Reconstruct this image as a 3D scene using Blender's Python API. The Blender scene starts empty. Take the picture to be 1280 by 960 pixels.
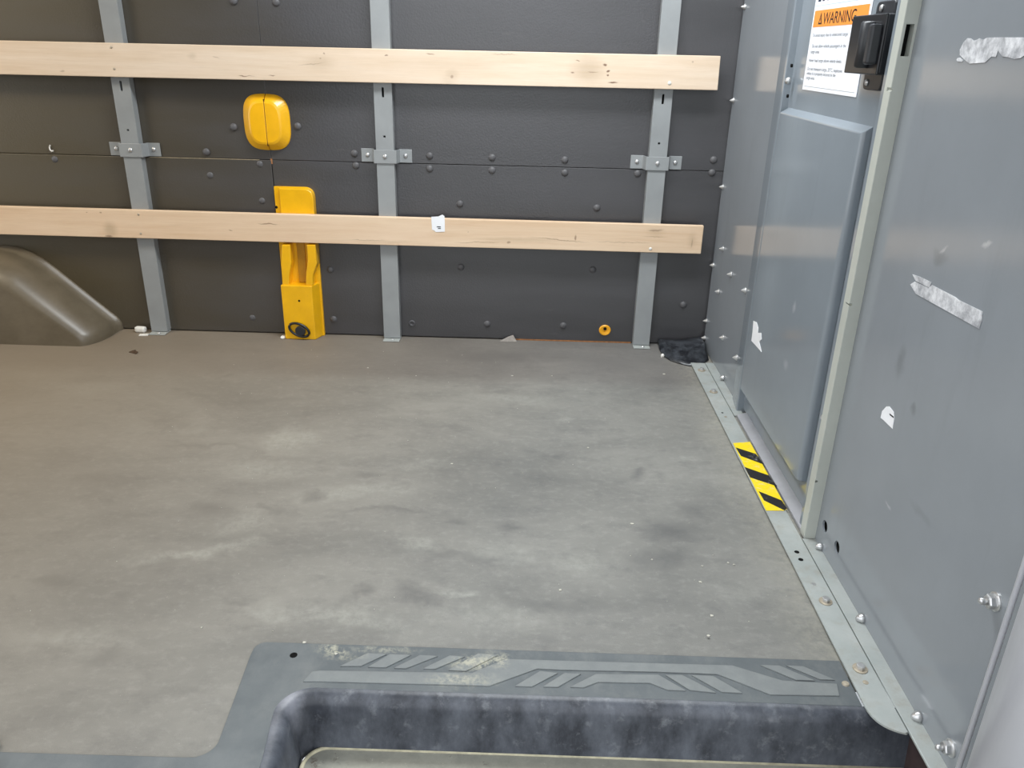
import bpy, bmesh, math, random
from mathutils import Vector, Matrix, noise as mnoise
random.seed(7)
scene = bpy.context.scene
COL = scene.collection

# ---------------------------------------------------------------- camera
FPX, PITCH, YAW, ROLL, CAMH = 996.9, .39828, -.0134, .02369, .9
_f = Vector((math.sin(YAW)*math.cos(PITCH), math.cos(YAW)*math.cos(PITCH), -math.sin(PITCH)))
_r0 = Vector((math.cos(YAW), -math.sin(YAW), 0)); _u0 = _r0.cross(_f)
_r = math.cos(ROLL)*_r0 + math.sin(ROLL)*_u0
_u = -math.sin(ROLL)*_r0 + math.cos(ROLL)*_u0
CAM = Vector((0, 0, CAMH))
cd = bpy.data.cameras.new('camera'); co = bpy.data.objects.new('camera', cd); COL.objects.link(co)
cd.sensor_fit = 'HORIZONTAL'; cd.sensor_width = 36; cd.lens = FPX/1280*36; cd.clip_start = .02
co.matrix_world = Matrix(((_r.x, _u.x, -_f.x, 0), (_r.y, _u.y, -_f.y, 0), (_r.z, _u.z, -_f.z, CAMH), (0, 0, 0, 1)))
scene.camera = co

# ---------------------------------------------------------------- world, lights, exposure
scene.view_settings.view_transform = 'Standard'; scene.view_settings.look = 'None'
scene.view_settings.gamma = 1; scene.view_settings.use_curve_mapping = False
scene.view_settings.exposure = 0.12
wd = bpy.data.worlds.new('daylight'); scene.world = wd; wd.use_nodes = True
bg = wd.node_tree.nodes['Background']; bg.inputs[0].default_value = (.92, .96, 1, 1); bg.inputs[1].default_value = 1.9

def area(name, loc, aim, sx, sy, power, color, spread=180):
    l = bpy.data.lights.new(name, 'AREA'); l.shape = 'RECTANGLE'; l.size = sx; l.size_y = sy
    l.energy = power; l.color = color; l.spread = math.radians(spread)
    o = bpy.data.objects.new(name, l); COL.objects.link(o); o.location = loc
    o.rotation_euler = (Vector(aim)-Vector(loc)).to_track_quat('-Z', 'Y').to_euler()
    return o
area('ceiling_strip_light', (.05, 1.80, 1.86), (.05, 1.85, 0), 1.1, .3, 34, (.94, .98, 1))
area('rear_warm_light', (-2.1, 1.55, 1.84), (-1.9, 1.9, 0), .5, .25, 11, (1, .84, .62), 150)

# ---------------------------------------------------------------- pixel -> place helpers (1280x960 frame)
def ray(px, py): return _f + ((px-640)/FPX)*_r - ((py-480)/FPX)*_u
def F(px, py, z=0.): d = ray(px, py); return CAM + d*((z-CAMH)/d.z)      # on a level surface
def W(px, py, y=2.52): d = ray(px, py); return CAM + d*(y/d.y)           # on the far wall
def B(px, py, x=.598): d = ray(px, py); return CAM + d*(x/d.x)           # on the partition

YW = 2.52       # far wall face
XB = .598       # partition face

# ---------------------------------------------------------------- object helpers
def tag(o, label=None, cat=None, group=None, kind=None):
    if label: o['label'] = label
    if cat: o['category'] = cat
    if group: o['group'] = group
    if kind: o['kind'] = kind
    return o
def wloc(o):
    v = Vector(o.location)
    while o.parent: o = o.parent; v += Vector(o.location)
    return v
def empty(name, loc, label=None, cat=None, group=None, kind=None):
    o = bpy.data.objects.new(name, None); COL.objects.link(o); o.location = loc; o.empty_display_size = .05
    return tag(o, label, cat, group, kind)
def obj(name, bm, mat, parent=None, bevel=0, smooth=False, seg=2, weld=False):
    if weld: bmesh.ops.remove_doubles(bm, verts=bm.verts, dist=1e-5)
    bmesh.ops.recalc_face_normals(bm, faces=bm.faces)
    for f in bm.faces: f.smooth = smooth
    vs = [v.co for v in bm.verts]
    c = Vector(((min(v.x for v in vs)+max(v.x for v in vs))/2, (min(v.y for v in vs)+max(v.y for v in vs))/2, min(v.z for v in vs)))
    me = bpy.data.meshes.new(name); bm.to_mesh(me); bm.free()
    me.transform(Matrix.Translation(-c)); me.materials.append(mat)
    o = bpy.data.objects.new(name, me); COL.objects.link(o)
    if parent: o.parent = parent; o.location = c - wloc(parent)
    else: o.location = c
    if bevel:
        b = o.modifiers.new('bevel', 'BEVEL'); b.width = bevel; b.segments = seg; b.limit_method = 'ANGLE'; b.angle_limit = math.radians(35)
    return o
def copy_at(o, loc, parent=None):
    c = o.copy(); COL.objects.link(c); c.parent = parent
    c.location = Vector(loc) - (wloc(parent) if parent else Vector((0, 0, 0)))
    return c
def copy_tree(o, loc=None, parent=None):
    c = o.copy(); COL.objects.link(c); c.parent = parent
    if loc is not None: c.location = loc
    for ch in [k for k in o.children]: copy_tree(ch, None, c)
    return c
def new(): return bmesh.new()
def box(bm, x0, x1, y0, y1, z0, z1):
    v = [bm.verts.new(p) for p in ((x0,y0,z0),(x1,y0,z0),(x1,y1,z0),(x0,y1,z0),(x0,y0,z1),(x1,y0,z1),(x1,y1,z1),(x0,y1,z1))]
    for q in ((0,3,2,1),(4,5,6,7),(0,1,5,4),(1,2,6,5),(2,3,7,6),(3,0,4,7)): bm.faces.new([v[i] for i in q])
    return bm
def prism(bm, pts, vec):
    vec = Vector(vec); a = [bm.verts.new(p) for p in pts]; b = [bm.verts.new(Vector(p)+vec) for p in pts]
    n = len(pts); bm.faces.new(a[::-1]); bm.faces.new(b)
    for i in range(n): bm.faces.new((a[i], a[(i+1) % n], b[(i+1) % n], b[i]))
    return bm
def basis(axis):
    a = Vector(axis).normalized(); t = Vector((0, 0, 1)) if abs(a.z) < .9 else Vector((1, 0, 0))
    u = t.cross(a).normalized(); return a, u, a.cross(u)
def lathe(bm, base, axis, prof, seg=16, su=1., sv=1., rot=0.):
    """prof: list of (radius, height along axis)"""
    a, u, v = basis(axis); base = Vector(base); rings = []
    for r, h in prof:
        if r < 1e-6: rings.append([bm.verts.new(base+a*h)])
        else: rings.append([bm.verts.new(base+a*h+u*(r*su*math.cos(rot+2*math.pi*i/seg))+v*(r*sv*math.sin(rot+2*math.pi*i/seg))) for i in range(seg)])
    for A, Bq in zip(rings, rings[1:]):
        for i in range(seg):
            j = (i+1) % seg
            if len(A) == 1 and len(Bq) == 1: continue
            if len(A) == 1: bm.faces.new((A[0], Bq[i], Bq[j]))
            elif len(Bq) == 1: bm.faces.new((A[i], Bq[0], A[j]))
            else: bm.faces.new((A[i], A[j], Bq[j], Bq[i]))
    for R in (rings[0], rings[-1]):
        if len(R) > 1: bm.faces.new(R)
    return bm
def tube(bm, pts, r, seg=8, closed=False):
    pts = [Vector(p) for p in pts]; n = len(pts); rings = []
    for i, p in enumerate(pts):
        d = (pts[(i+1) % n] if (closed or i < n-1) else p) - (pts[i-1] if (closed or i > 0) else p)
        a, u, v = basis(d)
        rings.append([bm.verts.new(p+u*(r*math.cos(2*math.pi*k/seg))+v*(r*math.sin(2*math.pi*k/seg))) for k in range(seg)])
    for i in range(n if closed else n-1):
        A, Bq = rings[i], rings[(i+1) % n]
        for k in range(seg): bm.faces.new((A[k], A[(k+1) % seg], Bq[(k+1) % seg], Bq[k]))
    if not closed: bm.faces.new(rings[0][::-1]); bm.faces.new(rings[-1])
    return bm
def rounded(pts, radii, n=6):
    """round the corners of a closed 2-D/3-D polygon"""
    out = []; N = len(pts); P = [Vector(p) for p in pts]
    for i in range(N):
        r = radii[i] if isinstance(radii, (list, tuple)) else radii
        if r <= 0: out.append(P[i]); continue
        a = (P[i-1]-P[i]).normalized(); b = (P[(i+1) % N]-P[i]).normalized()
        p0 = P[i]+a*r; p1 = P[i]+b*r
        for k in range(n+1):
            t = k/n; out.append(p0*(1-t)**2+P[i]*2*t*(1-t)+p1*t*t)
    return out
def cut(o, cutters):
    """boolean holes, applied"""
    tmp = []
    for bm in cutters:
        me = bpy.data.meshes.new('cutter'); bmesh.ops.recalc_face_normals(bm, faces=bm.faces); bm.to_mesh(me); bm.free()
        c = bpy.data.objects.new('cutter', me); COL.objects.link(c); tmp.append(c)
        m = o.modifiers.new('cut', 'BOOLEAN'); m.object = c; m.solver = 'EXACT'; m.operation = 'DIFFERENCE'
    bpy.context.view_layer.update()
    me = bpy.data.meshes.new_from_object(o.evaluated_get(bpy.context.evaluated_depsgraph_get()))
    o.modifiers.clear(); o.data = me
    for c in tmp: bpy.data.objects.remove(c)

# ---------------------------------------------------------------- materials
class Mat:
    def __init__(s, name, rough=.5, metal=0., spec=.5, coat=0.):
        s.m = bpy.data.materials.new(name); s.m.use_nodes = True; s.t = s.m.node_tree; s.n = s.t.nodes
        s.b = s.n['Principled BSDF']; s.b.inputs['Roughness'].default_value = rough; s.b.inputs['Metallic'].default_value = metal
        s.b.inputs['Specular IOR Level'].default_value = spec; s.b.inputs['Coat Weight'].default_value = coat
        s.b.inputs['Coat Roughness'].default_value = .12
        s.pos = s.n.new('ShaderNodeNewGeometry').outputs['Position']
    def link(s, a, b): s.t.links.new(a, b)
    def mapping(s, scale=(1, 1, 1), loc=(0, 0, 0), rot=(0, 0, 0), typ='POINT', vec=None):
        m = s.n.new('ShaderNodeMapping'); m.vector_type = typ; m.inputs['Scale'].default_value = scale
        m.inputs['Location'].default_value = loc; m.inputs['Rotation'].default_value = rot
        s.link(vec or s.pos, m.inputs[0]); return m.outputs[0]
    def noise(s, scale, detail=4, rough=.55, vec=None, dist=0, color=False):
        m = s.n.new('ShaderNodeTexNoise'); m.inputs['Scale'].default_value = scale; m.inputs['Detail'].default_value = detail
        m.inputs['Roughness'].default_value = rough; m.inputs['Distortion'].default_value = dist
        s.link(vec or s.pos, m.inputs['Vector']); return m.outputs['Color' if color else 'Fac']
    def rng(s, v, a, b, c=0., d=1., smooth=False):
        m = s.n.new('ShaderNodeMapRange'); m.interpolation_type = 'SMOOTHSTEP' if smooth else 'LINEAR'
        for i, x in enumerate((a, b, c, d)): m.inputs[i+1].default_value = x
        s.link(v, m.inputs[0]); return m.outputs[0]
    def math(s, op, a, b=None):
        m = s.n.new('ShaderNodeMath'); m.operation = op
        for i, x in enumerate((a, b)):
            if x is None: continue
            if isinstance(x, (int, float)): m.inputs[i].default_value = x
            else: s.link(x, m.inputs[i])
        return m.outputs[0]
    def mix(s, f, a, b, mode='MIX'):
        m = s.n.new('ShaderNodeMix'); m.data_type = 'RGBA'; m.blend_type = mode
        if isinstance(f, (int, float)): m.inputs[0].default_value = f
        else: s.link(f, m.inputs[0])
        for i, x in ((6, a), (7, b)):
            if isinstance(x, tuple): m.inputs[i].default_value = (*x, 1) if len(x) == 3 else x
            else: s.link(x, m.inputs[i])
        return m.outputs[2]
    def vadd(s, a, b, scale):
        k = s.n.new('ShaderNodeVectorMath'); k.operation = 'MULTIPLY_ADD'
        s.link(b, k.inputs[0]); k.inputs[1].default_value = (scale,)*3; s.link(a, k.inputs[2])
        q = s.n.new('ShaderNodeVectorMath'); q.operation = 'SUBTRACT'; s.link(k.outputs[0], q.inputs[0]); q.inputs[1].default_value = (scale*.5,)*3
        return q.outputs[0]
    def spots(s, lst, vec=None, soft=.25):
        """soft elliptical marks: (centre, (rx,ry,rz), rotation about z or y, strength)"""
        acc = None
        for c, r, rot, st in lst:
            v = s.mapping(r, c, rot, 'TEXTURE', vec)
            L = s.n.new('ShaderNodeVectorMath'); L.operation = 'LENGTH'; s.link(v, L.inputs[0])
            k = s.rng(L.outputs['Value'], 1., soft, 0., st, True)
            acc = k if acc is None else s.math('MAXIMUM', acc, k)
        return acc
    def color(s, c):
        i = s.b.inputs['Base Color']
        if isinstance(c, tuple): i.default_value = (*c, 1)
        else: s.link(c, i)
        return s
    def rough(s, v): s.link(v, s.b.inputs['Roughness']); return s
    def bump(s, h, strength=.2, dist=.002):
        b = s.n.new('ShaderNodeBump'); b.inputs['Strength'].default_value = strength; b.inputs['Distance'].default_value = dist
        s.link(h, b.inputs['Height']); s.link(b.outputs[0], s.b.inputs['Normal']); return s
def S(r, g, b):   # 8-bit sRGB -> linear
    f = lambda v: (v/255/12.92) if v/255 <= .04045 else ((v/255+.055)/1.055)**2.4
    return (f(r), f(g), f(b))
def plain(name, c, rough=.5, metal=0., spec=.5, var=.15, sc=30., coat=0.):
    m = Mat(name, rough, metal, spec, coat); n = m.noise(sc)
    m.color(m.mix(m.rng(n, .3, .7), tuple(x*(1-var) for x in c), tuple(min(1, x*(1+var)) for x in c))); return m.m

# floor rubber: dust, scuffs, boot marks
m = Mat('floor_rubber', .62, 0, .35)
flow = m.mapping((.75, 1.35, 1)); wob = m.noise(7, 5, .6, None, 0, True)
P2 = m.vadd(m.pos, wob, .16)
big = m.noise(2.6, 7, .62, flow, .6); fine = m.noise(52, 7, .75, m.mapping((.85, 1.15, 1))); micro = m.noise(420, 2, .6)
c = m.mix(m.rng(big, .3, .7), S(107, 107, 104), S(136, 135, 130))
c = m.mix(m.math('MULTIPLY', m.rng(m.noise(5.5, 7, .7, flow), .53, .74), .5), c, S(96, 96, 96))
c = m.mix(m.math('MULTIPLY', m.rng(fine, .5, .78), .34), c, S(164, 164, 158))
c = m.mix(m.math('MULTIPLY', m.rng(m.noise(17, 6, .72, m.mapping((.8, 1.2, 1), (3, 1, 0))), .52, .74), .42), c, S(88, 88, 89))
spk = m.rng(m.noise(150, 3, .7), .68, .74); c = m.mix(m.math('MULTIPLY', spk, .55), c, S(178, 177, 168))
def fs(px, py, rx, ry, a, st): return (F(px, py), (rx, ry, .3), (0, 0, math.radians(a)), st)
light = [fs(365,548,.09,.1,20,.75), fs(330,590,.16,.07,0,.5), fs(440,615,.2,.05,15,.5), fs(235,690,.17,.035,20,.85), fs(300,655,.08,.05,20,.5),
         fs(100,485,.22,.07,0,.4), fs(520,685,.06,.05,0,.55), fs(640,690,.1,.06,0,.4), fs(640,500,.24,.05,0,.4), fs(710,528,.04,.03,0,.4),
         fs(430,770,.17,.05,-10,.6), fs(350,765,.1,.03,-20,.5), fs(80,800,.14,.04,5,.45), fs(720,710,.1,.05,0,.4), fs(570,738,.05,.016,0,.7),
         fs(860,575,.05,.03,0,.55), fs(620,770,.2,.05,0,.3), fs(220,540,.16,.05,0,.3), fs(900,520,.05,.12,0,.35), fs(920,740,.12,.05,0,.25), fs(530,575,.12,.04,10,.3)]
dark = [fs(180,640,.05,.03,0,.4), fs(285,470,.03,.02,0,.5), fs(700,570,.03,.02,0,.5), fs(470,590,.05,.02,10,.5), fs(575,655,.03,.02,0,.6), fs(250,640,.08,.05,0,.6), fs(330,500,.16,.03,0,.35), fs(395,620,.05,.03,0,.7), fs(340,640,.06,.02,0,.5), fs(640,658,.07,.03,0,.7), fs(835,665,.1,.06,0,.7),
        fs(530,748,.05,.03,0,.75), fs(445,742,.04,.03,0,.7), fs(800,595,.03,.03,0,.7), fs(840,700,.07,.04,0,.6), fs(480,640,.2,.014,0,.5), fs(560,695,.15,.02,0,.45),
        fs(300,745,.06,.02,0,.5), fs(120,600,.12,.05,0,.35), fs(60,730,.04,.03,0,.5), fs(130,815,.04,.03,0,.45), fs(810,700,.05,.04,0,.4), fs(700,755,.12,.03,0,.35),
        fs(250,560,.2,.015,0,.4), fs(210,700,.07,.05,0,.4), fs(680,600,.14,.03,0,.3), fs(870,640,.04,.05,0,.5), fs(640,445,.6,.07,0,.38), fs(250,435,.5,.05,0,.3), fs(760,450,.25,.09,0,.35)]
grain = m.rng(m.noise(60, 5, .75), .3, .62)
grain = m.rng(m.noise(60, 5, .75), .3, .62)
c = m.mix(m.math('MULTIPLY', m.spots(light, P2, .05), m.math('ADD', m.math('MULTIPLY', grain, .55), .02)), c, S(180, 181, 172))
c = m.mix(m.math('MULTIPLY', m.spots(dark, P2, .05), m.math('ADD', m.math('MULTIPLY', m.rng(fine, .3, .65), .55), .3)), c, S(70, 71, 74))
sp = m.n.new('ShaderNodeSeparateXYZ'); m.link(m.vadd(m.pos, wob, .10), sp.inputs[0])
c = m.mix(m.math('MULTIPLY', m.rng(sp.outputs[1], 2.10, 2.22, 0, 1, True), .42), c, S(92, 86, 85))       # darker strip along the far wall
edge = m.math('MULTIPLY', m.math('MULTIPLY', m.rng(sp.outputs[0], .44, .535), grain), .36)               # pale dust swept against the steel plate
c = m.mix(edge, c, S(176, 172, 156))
sx = m.n.new('ShaderNodeSeparateXYZ'); m.link(m.pos, sx.inputs[0])
c = m.mix(m.math('MULTIPLY', m.rng(m.math('ADD', sx.outputs[0], m.math('MULTIPLY', m.math('ADD', big, sx.outputs[1]), -.25)), -.5, -2.1), .7), c, S(132, 117, 96))
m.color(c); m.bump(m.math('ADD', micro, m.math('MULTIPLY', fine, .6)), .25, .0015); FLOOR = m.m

# dark film-faced wall panels
m = Mat('panel_black', .36, 0, 1.)
vor = m.n.new('ShaderNodeTexVoronoi'); vor.inputs['Scale'].default_value = 170; m.link(m.pos, vor.inputs['Vector'])
hz = m.noise(3.5, 6, .6, m.mapping((.5, 1, 2.4)))
c = m.mix(m.rng(hz, .3, .7), S(52, 51, 53), S(63, 62, 65))
scr = m.noise(9, 7, .8, m.mapping((.8, 1, 4)))
c = m.mix(m.math('MULTIPLY', m.rng(scr, .62, .85), .35), c, S(120, 115, 110))
sx = m.n.new('ShaderNodeSeparateXYZ'); m.link(m.pos, sx.inputs[0])
film = m.math('MULTIPLY', m.rng(m.math('ADD', sx.outputs[0], m.math('MULTIPLY', hz, .5)), -.35, -1.5), .88)
c = m.mix(film, c, S(80, 69, 40))
m.color(c); m.bump(m.math('ADD', vor.outputs['Distance'], m.math('MULTIPLY', m.noise(260, 2), .7)), .2, .001)
m.rough(m.math('ADD', m.rng(hz, .3, .7, .32, .42), m.math('MULTIPLY', film, .12))); PANEL = m.m
RIVET = plain('rivet_plastic', S(84, 83, 85), .5, 0, .5)
DARK = plain('dark_void', (.006, .006, .006), .8, 0, .1)
EDGEWOOD = plain('plywood_edge', S(150, 105, 70), .8, 0, .2, .3, 60)

# grey painted partition sheet
def sheet(name, c0, rough, marks=True):
    m = Mat(name, rough, 0, .7)
    n1 = m.noise(3, 5, .6); n2 = m.noise(220, 2, .5)
    c = m.mix(m.rng(n1, .3, .7), tuple(x*.94 for x in c0), tuple(x*1.06 for x in c0))
    if marks:
        def bs(px, py, ry, rz, st, a=0): return (B(px, py), (.2, ry, rz), (math.radians(a), 0, 0), st)
        pw = m.vadd(m.pos, m.noise(14, 5, .6, None, 0, True), .05)
        c = m.mix(m.spots([bs(1175,320,.03,.015,.4,20), bs(1127,455,.02,.04,.45), bs(1142,512,.012,.012,.5), bs(1150,640,.05,.01,.2)], pw, .1), c, tuple(x*.5 for x in c0))
        c = m.mix(m.spots([bs(1235,302,.016,.006,.55,-30), bs(1180,310,.012,.005,.4,-30), bs(1000,385,.016,.02,.4), bs(990,455,.02,.02,.25), bs(1110,630,.02,.005,.4)], pw, .1), c, S(190, 192, 194))
        drip = m.noise(16, 5, .7, m.mapping((1, 1, .12)))
        c = m.mix(m.math('MULTIPLY', m.rng(drip, .58, .8), .18), c, tuple(x*.6 for x in c0))
    m.color(c); m.bump(m.math('ADD', n2, m.math('MULTIPLY', m.noise(1.6, 2), 4)), .03, .002); return m.m
SHEET = sheet('partition_grey', S(134, 139, 144), .15)
SHEETDOOR = sheet('partition_door_grey', S(130, 138, 145), .13)
TRIMG = plain('trim_grey_green', S(180, 183, 175), .42, 0, .5, .05, 12)
POSTG = plain('post_grey', S(146, 149, 150), .4, .1, .5, .06, 14)
ZINC = plain('zinc_bolt', S(205, 205, 205), .28, .75, .5, .1, 90)
WHITESCREW = plain('white_screw', S(225, 222, 215), .3, .1, .5, .05, 90)
BLACKPL = plain('black_plastic', S(40, 42, 46), .38, 0, .5, .12, 60)
BLACKMET = plain('black_metal', S(34, 35, 38), .3, .2, .5, .12, 60)
m = Mat('rail_paint', .45, .1, .5)
c = m.mix(m.rng(m.noise(9, 6, .65), .35, .7), S(156, 162, 160), S(174, 178, 175)); c = m.mix(m.math('MULTIPLY', m.rng(m.noise(26, 6, .75), .5, .75), .6), c, S(146, 138, 124))
m.color(c); RAIL = m.m
SILLM = plain('sill_metal', S(176, 177, 182), .28, .35, .5, .08, 20)
RUST = plain('rusty_washer', S(170, 160, 143), .5, .5, .4, .25, 120)

# pine boards
def wood(name, a, b, knots, stains):
    m = Mat(name, .55, 0, .35)
    g = m.mapping((1.3, 9, 34)); w = m.noise(3, 2, .5, m.mapping((.6, 1, 2)), 0, True)
    gv = m.vadd(g, w, .9); n = m.noise(1.6, 7, .62, gv); n2 = m.noise(7, 5, .7, m.mapping((2, 10, 60)))
    c = m.mix(m.rng(n, .3, .7), a, b); c = m.mix(m.math('MULTIPLY', m.rng(n2, .48, .8), .35), c, tuple(x*.72 for x in b))
    c = m.mix(m.math('MULTIPLY', m.rng(m.noise(2.2, 4, .6, m.mapping((1, 1, 3))), .45, .75), .45), c, tuple(x*k for x, k in zip(a, (1.06, 1.07, 1.12))))
    pv = m.vadd(m.pos, m.noise(40, 4, .6, None, 0, True), .012)
    c = m.mix(m.math('MULTIPLY', m.spots(stains, pv, .1), .55), c, S(150, 128, 98))
    c = m.mix(m.math('MULTIPLY', m.spots(knots, pv, .3), .85), c, S(98, 64, 44))
    m.color(c); m.bump(m.math('ADD', n, n2), .12, .0015); return m.m
def ks(px, py, rx, rz, st=1, a=0): return (W(px, py, 2.471), (rx, .1, rz), (0, math.radians(a), 0), st)
WOODA = wood('pine_upper', S(225, 207, 187), S(213, 190, 164),
    [ks(756,81,.008,.005), ks(760,89,.009,.004,1,-10), ks(760,94,.005,.003), ks(766,103,.018,.003,1,-5), ks(716,91,.007,.003,.8), ks(722,76,.008,.002,.7), ks(741,90,.02,.002,.5),
     ks(483,69,.006,.003,.8), ks(538,68,.016,.002,.7,4), ks(305,95,.02,.002,.8), ks(340,94,.012,.002,.7), ks(390,80,.05,.002,.35,-6), ks(565,96,.006,.006,.5), ks(630,68,.05,.0015,.6),
     ks(310,95,.03,.0015,.5), ks(270,71,.014,.002,.4,8), ks(405,67,.004,.003,.6), ks(400,73,.004,.003,.4), ks(866,77,.004,.004,.4), ks(78,89,.01,.004,.4)],
    [ks(735,87,.07,.05,.6), ks(400,78,.06,.03,.35), ks(565,93,.03,.03,.4), ks(560,100,.03,.02,.3), ks(570,80,.3,.03,.2), ks(240,70,.02,.015,.4)])
WOODB = wood('pine_lower', S(226, 202, 174), S(213, 182, 150),
    [ks(719,297,.004,.012,.7), ks(636,303,.008,.005,.6), ks(700,300,.12,.0018,.55,4), ks(600,303,.1,.0018,.5,-2), ks(335,280,.04,.0025,.7), ks(288,288,.008,.002,.6), ks(820,288,.03,.004,.5,-6),
     ks(818,296,.05,.002,.35), ks(136,295,.016,.005,.7), ks(108,265,.004,.002,.6), ks(126,266,.004,.003,.6), ks(865,304,.004,.02,.35), ks(460,300,.08,.0015,.4), ks(585,290,.003,.002,.6), ks(780,303,.12,.0015,.4)],
    [ks(138,287,.03,.035,.75), ks(820,290,.04,.02,.4), ks(865,300,.02,.04,.4), ks(650,300,.2,.012,.4), ks(480,302,.2,.008,.3)])
ENDGRAIN = plain('pine_end', S(222, 190, 140), .7, 0, .3, .12, 120)

# yellow paint, rubber mat, etc.
m = Mat('yellow_paint', .3, 0, .5, .3)
c = m.mix(m.rng(m.noise(20, 5), .3, .7), S(226, 168, 8), S(240, 182, 12)); c = m.mix(m.math('MULTIPLY', m.rng(m.noise(55, 6, .75), .63, .78), .55), c, S(120, 84, 22)); m.color(c); YELLOW = m.m
YELLOWCAP = plain('yellow_plastic', S(236, 176, 20), .28, 0, .5, .05, 25, .2)
ORANGE = plain('orange_plastic', S(238, 168, 30), .35, 0, .5, .05, 25)
m = Mat('step_rubber', .5, 0, .4)
n1 = m.noise(11, 6, .65); c = m.mix(m.rng(n1, .3, .7), S(82, 88, 91), S(97, 102, 104))
c = m.mix(m.math('MULTIPLY', m.rng(m.noise(9, 7, .75, m.mapping((1.5, 1, 2.5))), .48, .72), .5), c, S(122, 124, 122))
pv = m.vadd(m.pos, m.noise(50, 4, .6, None, 0, True), .03)
def ms(px, py, rx, ry, a, st): return (F(px, py, .004), (rx, ry, .03), (0, 0, math.radians(a)), st)
c = m.mix(m.math('MULTIPLY', m.spots([ms(418,815,.05,.02,-25,.9), ms(596,828,.06,.025,10,1), ms(575,850,.08,.02,0,.7), ms(480,812,.08,.012,0,.5), ms(620,825,.03,.03,0,.8)], pv, .1), m.rng(m.noise(120, 4, .7), .42, .6)), c, S(172, 170, 152))
c = m.mix(m.math('MULTIPLY', m.spots([ms(325,860,.12,.2,0,1), ms(200,952,.5,.05,0,1), ms(360,820,.08,.05,0,.8)], pv, .3), m.rng(n1, .2, .6, .15, .5)), c, S(114, 118, 119))
m.color(c); m.bump(m.noise(300, 3), .2, .001); RUBBER = m.m
m = Mat('step_riser_rubber', .4, 0, .45)
n1 = m.noise(16, 6, .7, m.mapping((1, 1, .5))); c = m.mix(m.rng(n1, .36, .66), S(45, 48, 55), S(88, 92, 100))
c = m.mix(m.math('MULTIPLY', m.rng(m.noise(30, 5, .7), .56, .75), .5), c, S(134, 137, 141))
pv = m.vadd(m.pos, m.noise(30, 4, .6, None, 0, True), .03)
c = m.mix(m.math('MULTIPLY', m.spots([(F(361,882,-.02), (.032,.05,.06), (0,0,0), 1), (F(345,930,-.03), (.02,.05,.06), (0,0,0), .5)], pv, .2), m.rng(n1, .25, .55, .45, .95)), c, S(142, 143, 151))
m.color(c); m.bump(m.noise(200, 3), .15, .001); RISER = m.m
m = Mat('tread_pad_rubber', .6, 0, .35)
c = m.mix(m.rng(m.noise(24, 6, .7), .3, .7), S(112, 116, 117), S(126, 130, 129)); pv = m.vadd(m.pos, m.noise(50, 4, .6, None, 0, True), .03)
c = m.mix(m.math('MULTIPLY', m.spots([ms(596,828,.06,.025,10,1), ms(575,850,.08,.02,0,.8), ms(440,815,.04,.02,-20,.6), ms(622,826,.03,.03,0,.9)], pv, .1), m.rng(m.noise(120, 4, .7), .40, .6)), c, S(168, 166, 150))
m.color(c); m.bump(m.noise(300, 3), .2, .001); PAD = m.m
m = Mat('lower_tread_dusty', .7, 0, .3)
c = m.mix(m.rng(m.noise(14, 7, .7), .3, .7), S(120, 120, 112), S(150, 149, 138)); c = m.mix(m.rng(m.noise(90, 4, .8), .64, .74), c, S(186, 182, 168))
c = m.mix(m.rng(m.noise(30, 5, .8), .62, .74), c, S(84, 72, 64)); m.color(c); m.bump(m.noise(120, 4), .4, .002); TREAD = m.m
CHALK = plain('dusty_tread_edge', S(176, 170, 146), .85, 0, .2, .2, 70)
m = Mat('arch_plastic', .38, 0, .8)
n1 = m.noise(8, 6, .7, m.mapping((1, 1, 1.6))); c = m.mix(m.rng(n1, .3, .75), S(88, 79, 63), S(112, 102, 85)); m.color(c); m.bump(m.noise(240, 2), .12, .001); ARCH = m.m
PILLAR = plain('pillar_grey', S(196, 197, 203), .3, 0, .5, .03, 8)
CEIL = plain('ceiling_white', S(205, 205, 202), .6, 0, .4, .03, 5)
WHITE = plain('white_plastic', S(226, 224, 218), .5, 0, .4, .05, 60)
m = Mat('torn_tape', .35, 0, .5)
c = m.mix(m.rng(m.noise(34, 6, .75), .38, .66), S(150, 152, 157), S(236, 237, 240)); m.color(c); m.bump(m.noise(60, 4), .4, .002); TAPE = m.m
PAPER = plain('white_paper', S(236, 237, 240), .55, 0, .3, .03, 40)
SIGNW = plain('sign_white', S(238, 241, 248), .35, 0, .5, .01, 10)
SIGNO = plain('sign_orange', S(240, 150, 62), .4, 0, .5, .03, 10)
INK = plain('sign_ink', S(28, 28, 34), .5, 0, .3, .02)
INKGREY = plain('sign_small_print', S(120, 122, 128), .5, 0, .3, .02)
INKBLUE = plain('sign_heading_ink', S(30, 42, 66), .5, 0, .3, .02)
m = Mat('hazard_yellow', .4, 0, .5); c = m.mix(m.rng(m.noise(60, 5, .8), .54, .7), S(238, 210, 26), S(214, 206, 160)); m.color(c); HAZY = m.m
m = Mat('hazard_black', .45, 0, .5); c = m.mix(m.rng(m.noise(40, 5, .8), .6, .72), S(28, 28, 30), S(150, 150, 150)); m.color(c); HAZK = m.m
m = Mat('black_flap_rubber', .32, 0, .5); c = m.mix(m.rng(m.noise(30, 6, .75), .42, .72), S(22, 24, 29), S(74, 78, 84)); m.color(c); m.bump(m.noise(45, 4), .5, .004); FLAP = m.m
LEAF = plain('dry_brown', S(74, 58, 44), .8, 0, .2, .3, 200)
CARD = plain('torn_card', S(140, 134, 128), .8, 0, .2, .15, 120)
GRIT = plain('grit_pale', S(190, 187, 176), .8, 0, .2, .15, 200)
CRACK = plain('cap_crack', S(92, 58, 8), .7, 0, .2, .1, 60)

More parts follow.
